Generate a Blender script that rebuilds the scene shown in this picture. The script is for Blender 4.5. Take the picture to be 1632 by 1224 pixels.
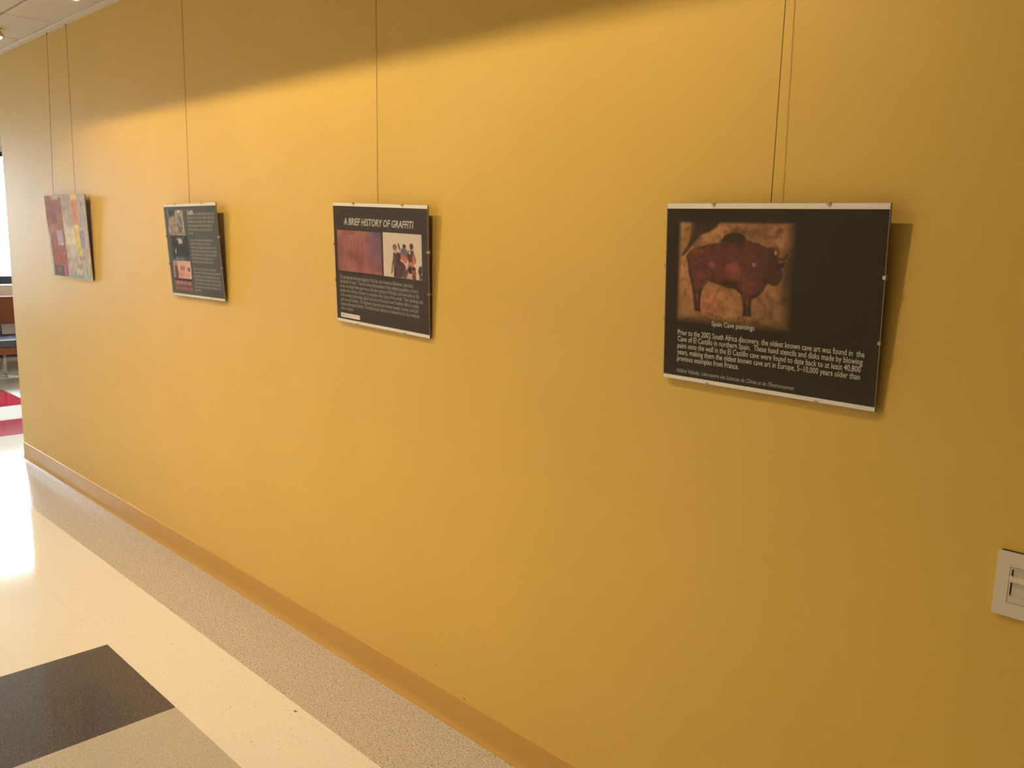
import bpy, bmesh, math, random
import numpy as np
from mathutils import Matrix, Vector

for o in list(bpy.data.objects):
    bpy.data.objects.remove(o)
SC = bpy.context.scene
COL = SC.collection
random.seed(7)
RNG = np.random.default_rng(11)

# ------------------------------------------------------------------ camera
cam_d = bpy.data.cameras.new('camera')
cam = bpy.data.objects.new('camera', cam_d)
COL.objects.link(cam)
_r = Vector((0.70364, 0.71023, 0.0214)); _u = Vector((-0.13474, 0.1038, 0.98543)); _f = Vector((-0.69766, 0.69627, -0.16874))
cam.matrix_world = Matrix(((_r.x, _u.x, -_f.x, 0.0), (_r.y, _u.y, -_f.y, -1.70639), (_r.z, _u.z, -_f.z, 1.57883), (0, 0, 0, 1)))
cam_d.sensor_fit = 'HORIZONTAL'
cam_d.sensor_width = 36.0
cam_d.lens = 1372.5 / 1632.0 * 36.0
cam_d.clip_start = 0.02
SC.camera = cam

# ------------------------------------------------------------------ world (overcast daylight outside the window)
world = bpy.data.worlds.new('World')
SC.world = world
world.use_nodes = True
bg = world.node_tree.nodes['Background']
bg.inputs['Color'].default_value = (0.80, 0.92, 1.0, 1)
bg.inputs['Strength'].default_value = 22.0

# ------------------------------------------------------------------ exposure and lamp settings
SC.view_settings.view_transform = 'Standard'
SC.view_settings.look = 'None'
SC.view_settings.gamma = 1.0
SC.view_settings.use_curve_mapping = False
SC.view_settings.exposure = 0.0
WARM = (1.0, 0.755, 0.43)
ROW_A = [(-4.30, 56.0), (-2.85, 62.0), (-1.44, 48.0)]          # x, watts: wall-wash slot close to the wall
ROW_A_YZ = (-1.06, 2.735)
ROW_B = [(-4.3, 62.0), (-2.6, 64.0), (-1.2, 16.0)]          # second slot further out
ROW_B_YZ = (-2.30, 2.777)
ROOM_FILL = [(-5.4, -3.3, 30.0), (-3.0, -3.3, 30.0)]   # unseen round fill lamps, added for soft light on the dim upper wall

# ================================================================== helpers
def link(o, parent=None):
    COL.objects.link(o)
    if parent is not None:
        o.parent = parent
    return o

def obj(name, bm, mat, parent=None, smooth=False):
    me = bpy.data.meshes.new(name)
    bm.to_mesh(me); bm.free()
    if smooth:
        for p in me.polygons: p.use_smooth = True
    if mat: me.materials.append(mat)
    return link(bpy.data.objects.new(name, me), parent)

def box(bm, x0, x1, y0, y1, z0, z1):
    v = [bm.verts.new((x, y, z)) for x in (x0, x1) for y in (y0, y1) for z in (z0, z1)]
    for f in ((0, 1, 3, 2), (4, 6, 7, 5), (0, 4, 5, 1), (2, 3, 7, 6), (0, 2, 6, 4), (1, 5, 7, 3)):
        bm.faces.new([v[i] for i in f])
    return v

def nbox(*a, bevel=0.0, seg=2):
    bm = bmesh.new(); box(bm, *a)
    if bevel:
        bmesh.ops.bevel(bm, geom=bm.edges[:], offset=bevel, segments=seg, profile=0.5, affect='EDGES')
    return bm

def prism(bm, poly, a0, a1, axis='x'):
    """closed polygon (p,q) extruded along axis from a0 to a1"""
    def P(a, p, q):
        return {'x': (a, p, q), 'y': (p, a, q), 'z': (p, q, a)}[axis]
    A = [bm.verts.new(P(a0, *c)) for c in poly]; B = [bm.verts.new(P(a1, *c)) for c in poly]
    n = len(poly)
    for i in range(n):
        bm.faces.new((A[i], A[(i+1) % n], B[(i+1) % n], B[i]))
    bm.faces.new(A[::-1]); bm.faces.new(B)
    bmesh.ops.recalc_face_normals(bm, faces=bm.faces[:])

def lathe(bm, prof, n=32, c=(0, 0, 0)):
    rings = []
    for r, z in prof:
        if r < 1e-6:
            rings.append([bm.verts.new((c[0], c[1], c[2]+z))])
        else:
            rings.append([bm.verts.new((c[0]+r*math.cos(2*math.pi*i/n), c[1]+r*math.sin(2*math.pi*i/n), c[2]+z)) for i in range(n)])
    for a, b in zip(rings, rings[1:]):
        for i in range(n):
            j = (i+1) % n
            if len(a) == 1 and len(b) == 1: continue
            if len(a) == 1: bm.faces.new((a[0], b[j], b[i]))
            elif len(b) == 1: bm.faces.new((a[i], a[j], b[0]))
            else: bm.faces.new((a[i], a[j], b[j], b[i]))
    bmesh.ops.recalc_face_normals(bm, faces=bm.faces[:])

def tube(bm, p0, p1, r, n=10):
    p0 = Vector(p0); p1 = Vector(p1); d = (p1-p0).normalized()
    a = d.orthogonal().normalized(); b = d.cross(a)
    A = [bm.verts.new(p0+(a*math.cos(2*math.pi*i/n)+b*math.sin(2*math.pi*i/n))*r) for i in range(n)]
    B = [bm.verts.new(p1+(a*math.cos(2*math.pi*i/n)+b*math.sin(2*math.pi*i/n))*r) for i in range(n)]
    for i in range(n):
        bm.faces.new((A[i], A[(i+1) % n], B[(i+1) % n], B[i]))
    bm.faces.new(A[::-1]); bm.faces.new(B)

def thing(name, label, cat, loc=(0, 0, 0), group=None):
    o = bpy.data.objects.new(name, None); o.empty_display_size = 0.05
    COL.objects.link(o); o.location = loc
    return tag(o, label, cat, group)

def tag(o, label, cat, group=None):
    o['label'] = label; o['category'] = cat
    if group: o['group'] = group
    return o

def struct(o, label=None):
    o['kind'] = 'structure'
    if label: o['label'] = label
    return o

def lin(c):
    c = np.asarray(c, float)/255.0
    return np.where(c <= 0.04045, c/12.92, ((c+0.055)/1.055)**2.4)

# ------------------------------------------------------------------ materials
def mat(name, color=(0.8, 0.8, 0.8), rough=0.5, spec=0.5, metal=0.0):
    m = bpy.data.materials.new(name); m.use_nodes = True
    b = m.node_tree.nodes['Principled BSDF']
    b.inputs['Base Color'].default_value = (*color, 1)
    b.inputs['Roughness'].default_value = rough
    b.inputs['Specular IOR Level'].default_value = spec
    b.inputs['Metallic'].default_value = metal
    return m

def nd(m, t, **kw):
    n = m.node_tree.nodes.new(t)
    for k, v in kw.items():
        if k.startswith('i_'):
            n.inputs[k[2:].replace('_', ' ')].default_value = v
        else:
            setattr(n, k, v)
    return n

def ln(m, a, b): m.node_tree.links.new(a, b)

def bsdf(m): return m.node_tree.nodes['Principled BSDF']

def noise_bump(m, scale, strength, dist=0.002, detail=3):
    g = nd(m, 'ShaderNodeNewGeometry')
    n = nd(m, 'ShaderNodeTexNoise', i_Scale=scale, i_Detail=detail)
    b = nd(m, 'ShaderNodeBump', i_Strength=strength, i_Distance=dist)
    ln(m, g.outputs['Position'], n.inputs['Vector']); ln(m, n.outputs['Fac'], b.inputs['Height'])
    ln(m, b.outputs['Normal'], bsdf(m).inputs['Normal'])

def vary(m, c1, c2, scale, detail=4, lo=0.35, hi=0.65):
    """base colour mottled between c1 and c2"""
    g = nd(m, 'ShaderNodeNewGeometry')
    n = nd(m, 'ShaderNodeTexNoise', i_Scale=scale, i_Detail=detail)
    r = nd(m, 'ShaderNodeValToRGB')
    r.color_ramp.elements[0].position = lo; r.color_ramp.elements[1].position = hi
    r.color_ramp.elements[0].color = (*c1, 1); r.color_ramp.elements[1].color = (*c2, 1)
    ln(m, g.outputs['Position'], n.inputs['Vector']); ln(m, n.outputs['Fac'], r.inputs['Fac'])
    ln(m, r.outputs['Color'], bsdf(m).inputs['Base Color'])
    return r

def speckled(name, base, base2, specks, rough=0.12, spec=0.5):
    """vinyl composition tile: mottled base and chips; specks = [(colour, scale, threshold)]"""
    m = mat(name, base, rough, spec)
    g = nd(m, 'ShaderNodeNewGeometry')
    r = vary(m, base, base2, 160, 3)
    prev = r.outputs['Color']
    for c, sc, th in specks:
        n = nd(m, 'ShaderNodeTexNoise', i_Scale=sc, i_Detail=1.5)
        ln(m, g.outputs['Position'], n.inputs['Vector'])
        k = nd(m, 'ShaderNodeValToRGB')
        k.color_ramp.elements[0].position = th; k.color_ramp.elements[1].position = th+0.03
        k.color_ramp.elements[0].color = (0, 0, 0, 1); k.color_ramp.elements[1].color = (1, 1, 1, 1)
        ln(m, n.outputs['Fac'], k.inputs['Fac'])
        x = nd(m, 'ShaderNodeMix', data_type='RGBA')
        ln(m, k.outputs['Color'], x.inputs['Factor'])
        ln(m, prev, x.inputs['A']); x.inputs['B'].default_value = (*c, 1)
        prev = x.outputs['Result']
    ln(m, prev, bsdf(m).inputs['Base Color'])
    n = nd(m, 'ShaderNodeTexNoise', i_Scale=9.0, i_Detail=2.0)
    ln(m, g.outputs['Position'], n.inputs['Vector'])
    b = nd(m, 'ShaderNodeBump', i_Strength=0.06, i_Distance=0.002)
    ln(m, n.outputs['Fac'], b.inputs['Height']); ln(m, b.outputs['Normal'], bsdf(m).inputs['Normal'])
    return m

M = {}
M['wall'] = mat('mustard_paint', (0.66, 0.455, 0.10), 0.55, 0.5)
vary(M['wall'], (0.65, 0.434, 0.084), (0.67, 0.448, 0.092), 3.0)
bsdf(M['wall']).inputs['Sheen Weight'].default_value = 0.22; bsdf(M['wall']).inputs['Sheen Roughness'].default_value = 0.4
noise_bump(M['wall'], 420, 0.12, 0.0006)
M['cove'] = mat('mustard_vinyl', (0.54, 0.325, 0.080), 0.38, 0.45)
M['pale_wall'] = mat('pale_wall_paint', (0.62, 0.58, 0.50), 0.6, 0.3)
M['grey_wall'] = mat('grey_wall_paint', (0.50, 0.48, 0.45), 0.6, 0.3)
M['far_base'] = mat('grey_vinyl_base', (0.34, 0.31, 0.24), 0.4, 0.4)
M['brown_wall'] = mat('brown_wall_paint', (0.10, 0.07, 0.04), 0.6, 0.3)
M['white_trim'] = mat('white_trim', (0.74, 0.73, 0.70), 0.45, 0.4)
M['ceil_tile'] = mat('acoustic_tile', (0.70, 0.68, 0.65), 0.9, 0.1)
noise_bump(M['ceil_tile'], 300, 0.4, 0.001)
M['ceil'] = mat('ceiling_board', (0.60, 0.57, 0.53), 0.9, 0.1)
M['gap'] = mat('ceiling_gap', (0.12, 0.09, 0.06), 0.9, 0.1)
M['slab'] = mat('floor_adhesive', (0.25, 0.19, 0.12), 0.6, 0.2)
M['t_border'] = speckled('tile_border', (0.44, 0.40, 0.37), (0.66, 0.61, 0.57),
                         [((0.04, 0.036, 0.03), 200, 0.63), ((0.80, 0.76, 0.70), 210, 0.63), ((0.15, 0.13, 0.105), 270, 0.635)], 0.16, 0.5)
M['t_cream'] = speckled('tile_cream', (0.79, 0.775, 0.74), (0.84, 0.825, 0.79),
                        [((0.40, 0.31, 0.20), 125, 0.69), ((0.88, 0.84, 0.72), 90, 0.68)], 0.085, 0.38)
M['t_dark'] = speckled('tile_dark', (0.055, 0.054, 0.066), (0.105, 0.100, 0.120),
                       [((0.28, 0.26, 0.25), 190, 0.66), ((0.015, 0.012, 0.010), 150, 0.66)], 0.1, 0.5)
M['t_grey'] = speckled('tile_grey', (0.45, 0.42, 0.39), (0.58, 0.545, 0.51),
                       [((0.60, 0.55, 0.45), 170, 0.66), ((0.14, 0.11, 0.08), 200, 0.67)], 0.1, 0.5)
M['t_red'] = speckled('tile_red', (0.36, 0.010, 0.030), (0.45, 0.016, 0.045), [((0.55, 0.10, 0.12), 150, 0.7)], 0.12, 0.5)
M['steel'] = mat('clip_steel', (0.62, 0.60, 0.56), 0.3, 0.5, 1.0)
M['brass_clip'] = mat('clip_brass', (0.42, 0.33, 0.19), 0.35, 0.5, 1.0)
M['wire'] = mat('wire_steel', (0.16, 0.115, 0.06), 0.45, 0.5, 0.6)
M['gold'] = mat('gold_shade', (0.62, 0.42, 0.14), 0.38, 0.5, 0.7)
M['black'] = mat('black_housing', (0.012, 0.012, 0.012), 0.8, 0.1)
M['plate'] = mat('switch_plate', (0.66, 0.62, 0.53), 0.4, 0.45)
M['plate_in'] = mat('switch_insert', (0.60, 0.565, 0.49), 0.4, 0.45)
M['plate_slot'] = mat('switch_slot', (0.04, 0.03, 0.02), 0.7, 0.2)
M['backing'] = mat('backing_board', (0.16, 0.10, 0.055), 0.8, 0.2)
M['canvas'] = mat('canvas_edge', (0.66, 0.63, 0.58), 0.7, 0.2)
M['paper'] = mat('white_paper', (0.80, 0.79, 0.77), 0.55, 0.3)
M['ink_p4'] = mat('ink_black_brown', (0.020, 0.015, 0.012), 0.6, 0.15)
M['ink_p3'] = mat('ink_charcoal', (0.040, 0.030, 0.030), 0.5, 0.3)
M['ink_p2'] = mat('ink_glare_haze', (0.075, 0.092, 0.115), 0.5, 0.3)  # ink lightened to blue-grey: haze of glare on the glass painted in
M['letter'] = mat('letter_white', (0.64, 0.63, 0.60), 0.5, 0.3)
M['letter_dim'] = mat('letter_grey', (0.40, 0.39, 0.37), 0.5, 0.3)
M['letter_dark'] = mat('letter_dark', (0.22, 0.18, 0.15), 0.5, 0.3)
M['smudge'] = mat('smudge', (0.11, 0.065, 0.02), 0.8, 0.1)
M['orange'] = mat('bench_laminate', (0.19, 0.045, 0.022), 0.4, 0.4)
noise_bump(M['orange'], 60, 0.1)
M['navy'] = mat('bench_vinyl', (0.028, 0.036, 0.062), 0.35, 0.5)
M['chrome'] = mat('bench_leg_metal', (0.55, 0.55, 0.55), 0.3, 0.5, 0.9)
M['frame_blue'] = mat('window_frame_blue', (0.020, 0.028, 0.045), 0.4, 0.4)
M['sill'] = mat('window_sill', (0.72, 0.73, 0.75), 0.35, 0.4)

def emission(name, color, s):
    m = bpy.data.materials.new(name); m.use_nodes = True
    nt = m.node_tree; nt.nodes.clear()
    e = nt.nodes.new('ShaderNodeEmission'); o = nt.nodes.new('ShaderNodeOutputMaterial')
    e.inputs['Color'].default_value = (*color, 1); e.inputs['Strength'].default_value = s
    nt.links.new(e.outputs[0], o.inputs[0])
    return m
M['lens'] = emission('lamp_lens', (1.0, 0.86, 0.52), 1.9)
M['drum'] = emission('fill_diffuser', WARM, 1.0)

def glass_mat(name, ior=1.45, rough=0.03, tint=(1, 1, 1)):
    m = bpy.data.materials.new(name); m.use_nodes = True
    nt = m.node_tree; nt.nodes.clear()
    t = nt.nodes.new('ShaderNodeBsdfTransparent'); g = nt.nodes.new('ShaderNodeBsdfGlossy')
    f = nt.nodes.new('ShaderNodeFresnel'); x = nt.nodes.new('ShaderNodeMixShader'); o = nt.nodes.new('ShaderNodeOutputMaterial')
    t.inputs['Color'].default_value = (*tint, 1)
    g.inputs['Roughness'].default_value = rough; f.inputs['IOR'].default_value = ior
    # the sheet is thin: use the same entry reflectance on both faces (no total internal reflection)
    gm = nt.nodes.new('ShaderNodeNewGeometry'); k = nt.nodes.new('ShaderNodeMix')
    k.inputs['A'].default_value = ior; k.inputs['B'].default_value = 1.0/ior
    nt.links.new(gm.outputs['Backfacing'], k.inputs['Factor']); nt.links.new(k.outputs['Result'], f.inputs['IOR'])
    nt.links.new(f.outputs[0], x.inputs[0]); nt.links.new(t.outputs[0], x.inputs[1]); nt.links.new(g.outputs[0], x.inputs[2])
    nt.links.new(x.outputs[0], o.inputs[0])
    return m
M['glass'] = glass_mat('picture_glass', 1.25, 0.09)
M['window_glass'] = glass_mat('window_glass', 1.3, 0.0)

def print_mat():
    m = mat('printed_picture', (0.5, 0.5, 0.5), 0.6, 0.15)
    a = nd(m, 'ShaderNodeVertexColor'); a.layer_name = 'ink'
    ln(m, a.outputs['Color'], bsdf(m).inputs['Base Color'])
    return m
M['print'] = print_mat()

# ================================================================== structure
WX0, WX1 = -6.470, 3.0          # main wall ends
FARX = -10.60                   # window wall
NORTH, SOUTH = 4.0, -4.6
CZ = 2.638

wall = struct(obj('wall_back', nbox(WX0, WX1+0.15, 0.0, 0.14, -0.05, 2.95), M['wall']), 'long mustard yellow painted wall with the hanging posters')
def smudge(x, z, w, h, rot):
    bm = bmesh.new()
    n = 10; pts = []
    for i in range(n):
        a = 2*math.pi*i/n; rr = 0.75+0.5*random.random()
        p, q = w*math.cos(a)*rr, h*math.sin(a)*rr
        pts.append((x+p*math.cos(rot)-q*math.sin(rot), z+p*math.sin(rot)+q*math.cos(rot)))
    prism(bm, pts, -0.0006, 0.001, 'y')
    o = obj('scuff_mark', bm, M['smudge'], wall); o['label'] = 'small dark scuff on the paint'
smudge(-2.036, 0.178, 0.0045, 0.0014, 0.1)
smudge(-1.895, 0.1165, 0.006, 0.0015, -0.5)

prof = [(0.0, 0.110), (-0.0028, 0.1085), (-0.003, 0.034), (-0.0038, 0.022), (-0.0062, 0.012), (-0.0095, 0.0055), (-0.0105, 0.0), (0.0, 0.0)]
bm = bmesh.new(); prism(bm, prof, WX0-0.002, WX1, 'x')
struct(obj('baseboard_back', bm, M['cove']), 'mustard vinyl cove base along the yellow wall')
bm = bmesh.new(); prism(bm, [(WX0, 0.110), (WX0-0.003, 0.108), (WX0-0.003, 0.03), (WX0-0.010, 0.004), (WX0-0.010, 0), (WX0, 0)], 0.0, NORTH, 'y')
struct(obj('baseboard_return', bm, M['cove']))

struct(obj('wall_return', nbox(WX0, WX0+0.14, 0.14, NORTH, -0.05, 2.95), M['wall']))
struct(obj('wall_north', nbox(FARX-0.2, WX0+0.14, NORTH, NORTH+0.15, -0.05, 2.95), M['pale_wall']))
struct(obj('wall_south', nbox(FARX-0.2, WX1+0.15, SOUTH-0.15, SOUTH, -0.05, 2.95), M['pale_wall']))
struct(obj('wall_right', nbox(WX1, WX1+0.15, SOUTH, 0.0, -0.05, 2.95), M['brown_wall']))

# far wall with the window opening
WY0, WY1, WZ0, WZ1 = -1.5, 3.3, 0.948, 2.36
bm = bmesh.new()
box(bm, FARX-0.2, FARX, SOUTH, WY0, -0.05, 2.95); box(bm, FARX-0.2, FARX, WY1, NORTH, -0.05, 2.95)
box(bm, FARX-0.2, FARX, WY0, WY1, -0.05, WZ0); box(bm, FARX-0.2, FARX, WY0, WY1, WZ1, 2.95)
struct(obj('wall_far', bm, M['grey_wall']), 'grey wall under the bright window behind the bench')
bm = bmesh.new(); prism(bm, [(FARX, 0.10), (FARX+0.004, 0.098), (FARX+0.004, 0.02), (FARX+0.012, 0.0), (FARX, 0.0)], SOUTH, NORTH, 'y')
struct(obj('baseboard_far', bm, M['far_base']))

win = bpy.data.objects.new('window_1', None); COL.objects.link(win); win.location = (FARX, (WY0+WY1)/2, WZ0)
struct(win, 'bright blown-out window with a dark blue frame')
def wpart(name, bm, m, parent=win):
    o = obj(name, bm, m, parent); o.matrix_parent_inverse = win.matrix_world.inverted() if parent is win else Matrix()
    o.location = (-win.location.x, -win.location.y, -win.location.z) if parent is win else (0, 0, 0)
    o.matrix_parent_inverse = Matrix()
    return o
xa, xb = FARX-0.12, FARX-0.05
wpart('bottom_rail', nbox(xa, xb, WY0, WY1, WZ0, WZ0+0.085), M['frame_blue'])
wpart('top_rail', nbox(xa, xb, WY0, WY1, WZ1-0.05, WZ1), M['frame_blue'])
for y in (WY0, WY0+1.20, WY0+3.58, WY1-0.05):
    wpart('mullion', nbox(xa, xb, y, y+0.05, WZ0+0.085, WZ1-0.05), M['frame_blue'])
for y, y2 in ((WY0+0.05, WY0+1.20), (WY0+1.25, WY0+3.58), (WY0+3.63, WY1-0.05)):
    wpart('pane', nbox(FARX-0.088, FARX-0.082, y, y2, WZ0+0.085, WZ1-0.05), M['window_glass'])
wpart('window_sill', nbox(FARX-0.05, FARX+0.10, WY0-0.05, WY1+0.05, WZ0-0.145, WZ0-0.002, bevel=0.006), M['sill'])

gm = mat('ground_paving', (0.24, 0.23, 0.21), 0.9, 0.2); vary(gm, (0.20, 0.19, 0.175), (0.28, 0.27, 0.25), 0.8)
struct(obj('ground', nbox(-70.0, FARX-0.2, -45.0, 45.0, -0.8, -0.6), gm), 'paved ground outside the window')

# ------------------------------------------------------------------ floor: vinyl tiles
T = 0.3048
GX = -2.661
floor = struct(obj('floor', nbox(FARX-0.2, WX1+0.15, SOUTH-0.15, NORTH+0.15, -0.10, -0.003), M['slab']), 'waxed vinyl tile floor')
tile_me = {}
def tile_mesh(key):
    if key not in tile_me:
        g = 0.00024
        bm = nbox(g, T-g, g, T-g, -0.003, 0.0)
        me = bpy.data.meshes.new('floor_tile_'+key); bm.to_mesh(me); bm.free()
        me.materials.append(M[key]); tile_me[key] = me
    return tile_me[key]
def tile_key(i, j):
    """i: column from GX, j: row, 0 is the row against the wall (y -0.305..0), negative j goes into the room"""
    x = GX+(i+0.5)*T
    if j >= 0 or x < WX0:                    # seating area beyond the wall end
        if j <= 1 and -10.0 < x and j >= -2:
            if -9.40 < x < -8.45 or -7.85 < x < -7.23: return 't_red'
        return 't_cream'
    if j == -1: return 't_border'
    if j == -2: return 't_cream'
    if j in (-3, -4):
        k = i % 6
        if k in (4, 5): return 't_dark'      # 2 dark
        if k in (0, 1) and i >= 0: return 't_grey'
    return 't_cream'
for i in range(-13, 15):
    for j in range(-6, 0):
        o = bpy.data.objects.new('floor_tile', tile_mesh(tile_key(i, j))); o.location = (GX+i*T, j*T, 0); link(o, floor)
for i in range(-26, -13):
    for j in range(-2, 4):
        o = bpy.data.objects.new('floor_tile', tile_mesh(tile_key(i, j))); o.location = (GX+i*T, j*T, 0); link(o, floor)
# the rest of the floor, out of the photograph: one sheet of tiles in the same material
bm = bmesh.new()
def sheet(x0, x1, y0, y1):
    box(bm, x0, x1, y0, y1, -0.0029, 0.0)
xg0, xg1 = GX-26*T, GX-13*T
sheet(GX-13*T, WX1, SOUTH, -6*T); sheet(GX+15*T, WX1, -6*T, 0)
sheet(xg0, xg1, SOUTH, -2*T); sheet(xg0, WX0, 4*T, NORTH)
sheet(xg1, WX0, 0, 4*T)
o = obj('tile_sheet', bm, M['t_cream'], floor); o['kind'] = 'stuff'

# ------------------------------------------------------------------ ceiling
bm = bmesh.new()
ZB = 2.645
def cb(x0, x1, y0, y1, z0=ZB, z1=ZB+0.02): box(bm, x0, x1, y0, y1, z0, z1)
X0, X1 = FARX-0.2, WX1+0.15
SA = (-4.435, -0.70, -1.16, -0.907)          # wall-wash slot A
SB = (-5.2, 0.3, -2.46, -2.127)              # slot B
cb(X0, X1, -0.907, 0.0, ZB+0.016, ZB+0.036)
cb(X0, SA[0], SA[2], SA[3]); cb(SA[1], X1, SA[2], SA[3])
cb(X0, X1, SB[3], SA[2])
cb(X0, SB[0], SB[2], SB[3]); cb(SB[1], X1, SB[2], SB[3])
cb(X0, X1, SOUTH-0.15, SB[2])
cb(X0, WX0+0.14, 0.0, NORTH+0.15)
cb(SA[0], SA[1], SA[3]-0.0005, SA[3]+0.0045, ZB-0.0005, ZB+0.036)   # edge strip of slot A, added to block light leaking through tile joints
ceil = struct(obj('ceiling', bm, M['ceil']), 'white suspended tile ceiling')
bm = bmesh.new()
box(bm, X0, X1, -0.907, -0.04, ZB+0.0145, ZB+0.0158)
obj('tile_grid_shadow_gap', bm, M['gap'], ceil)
CT = 0.6096; CX = -5.150
rows = [(-0.297, -0.0445), (-0.297-CT, -0.297)]
g = 0.0062
cmesh = []
for y0, y1 in rows:
    b2 = nbox(g, CT-g, y0+g, y1-(0.006 if y1 > -0.1 else g), ZB, ZB+0.014, bevel=0.0015, seg=1)
    me = bpy.data.meshes.new('ceiling_tile'); b2.to_mesh(me); b2.free(); me.materials.append(M['ceil_tile']); cmesh.append(me)
for i in range(-9, 14):
    for me in cmesh:
        o = bpy.data.objects.new('ceiling_tile', me); o.location = (CX+i*CT, 0, 0); link(o, ceil)
bm = nbox(WX0-0.02, WX1, -0.048, 0.0, CZ, ZB+0.02, bevel=0.001, seg=1)
struct(obj('trim_1', bm, M['white_trim']), 'white hanging rail strip where ceiling meets yellow wall')

# ------------------------------------------------------------------ slot lights (behind the camera's view)
def point(name, loc, watts, radius, parent, color=WARM):
    d = bpy.data.lights.new(name, 'POINT'); d.energy = watts; d.color = color; d.shadow_soft_size = radius
    o = bpy.data.objects.new(name, d); link(o, parent); o.location = loc
    return o
def spot(name, loc, watts, radius, parent, aim, half, color=WARM):
    d = bpy.data.lights.new(name, 'SPOT'); d.energy = watts; d.color = color; d.shadow_soft_size = radius
    d.spot_size = math.radians(2*half); d.spot_blend = 1.0
    o = bpy.data.objects.new(name, d); link(o, parent); o.location = loc
    o.rotation_euler = Vector(aim).to_track_quat('-Z', 'Y').to_euler()
    return o
def slot_light(S, yz, lamps, radius, label, aim=None):
    t = thing('slot_light', label, 'ceiling light', ((S[0]+S[1])/2, (S[2]+S[3])/2, ZB), 'recessed slot lights')
    ox, oy, oz = t.location
    b = bmesh.new()
    top = ZB+0.22
    e = 0.01
    box(b, S[0]-e, S[1]+e, S[2]-e, S[3]+e, top, top+0.01)
    box(b, S[0]-e, S[0], S[2]-e, S[3]+e, ZB+0.001, top); box(b, S[1], S[1]+e, S[2]-e, S[3]+e, ZB+0.001, top)
    box(b, S[0], S[1], S[2]-e, S[2], ZB+0.001, top); box(b, S[0], S[1], S[3], S[3]+e, ZB+0.021, top)
    h = obj('housing', b, M['black'], t); h.location = (-ox, -oy, -oz)
    for x, w in lamps:
        b = bmesh.new(); lathe(b, [(0, top), (0.03, top), (0.03, yz[1]+0.045), (0.02, yz[1]+0.035), (0, yz[1]+0.035)], 16, (x, yz[0], 0))
        q = obj('lamp_holder', b, M['black'], t, True); q.location = (-ox, -oy, -oz)
        if aim: spot('lamp', (x-ox, yz[0]-oy, yz[1]-oz), w, radius, t, aim, 59)
        else: point('lamp', (x-ox, yz[0]-oy, yz[1]-oz), w, radius, t)
slot_light(SA, ROW_A_YZ, ROW_A, 0.006, 'long recessed wall-wash slot light in the ceiling nearest the yellow wall', (0, 1.06, -1.05))
slot_light(SB, ROW_B_YZ, ROW_B, 0.03, 'second recessed slot light further from the yellow wall')
for (x, y, w), lab in zip(ROOM_FILL, ('added unseen round fill lamp on the window side of the open room', 'added unseen round fill lamp across from the posters')):
    t = thing('fill_lamp', lab, 'ceiling light', (x, y, ZB), 'added fill lamps')
    b = bmesh.new(); lathe(b, [(0, 0), (0.19, 0), (0.19, -0.02), (0.17, -0.02), (0, -0.02)], 32)
    obj('canopy', b, M['white_trim'], t)
    d = bpy.data.lights.new('lamp', 'AREA'); d.shape = 'DISK'; d.size = 0.34; d.energy = w; d.color = WARM
    l = bpy.data.objects.new('lamp', d); link(l, t); l.location = (0, 0, -0.05)
    b = bmesh.new(); lathe(b, [(0.17, -0.02), (0.17, -0.045), (0.165, -0.045), (0.165, -0.02)], 32)
    obj('fill_ring', b, M['white_trim'], t, True)

# small gold bell lamps under the ceiling edge
for k, lab in ((0, 'small gold bell ceiling lamp cut off by the left photo edge'), (1, 'small gold bell ceiling lamp at the top photo edge, nearer to camera')):
    t = thing('bell_lamp', lab, 'ceiling lamp', (-5.545+k*1.2192, -0.222, ZB), 'gold bell lamps along the ceiling edge')
    b = bmesh.new(); lathe(b, [(0, 0), (0.013, 0), (0.014, -0.008), (0.019, -0.015), (0.026, -0.027), (0.031, -0.039), (0.033, -0.045), (0.030, -0.045), (0.025, -0.030), (0, -0.022)], 36)
    obj('lamp_shade', b, M['gold'], t, True)
    b = bmesh.new(); lathe(b, [(0, -0.038), (0.023, -0.038), (0.024, -0.045), (0.021, -0.052), (0.015, -0.057), (0.008, -0.0595), (0, -0.060)], 32)
    obj('lens', b, M['lens'], t, True)
    b = bmesh.new(); lathe(b, [(0, 0.001), (0.022, 0.001), (0.022, -0.004), (0, -0.004)], 28)
    obj('ceiling_plate', b, M['gold'], t, True)

# ================================================================== posters
def vnoise(U, V, sx, sy, seed=0, octaves=3):
    out = np.zeros_like(U); amp = 1.0; tot = 0
    for k in range(octaves):
        r = np.random.default_rng(seed*17+k)
        nx, ny = int(sx*2**k)+2, int(sy*2**k)+2
        gq = r.random((ny+1, nx+1))
        x = np.clip(U, 0, 1)*(nx-1); y = np.clip(V, 0, 1)*(ny-1)
        xi = np.floor(x).astype(int); yi = np.floor(y).astype(int)
        fx = x-xi; fy = y-yi; fx = fx*fx*(3-2*fx); fy = fy*fy*(3-2*fy)
        out += amp*((gq[yi, xi]*(1-fx)+gq[yi, xi+1]*fx)*(1-fy)+(gq[yi+1, xi]*(1-fx)+gq[yi+1, xi+1]*fx)*fy)
        tot += amp; amp *= 0.5
    return out/tot

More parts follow.
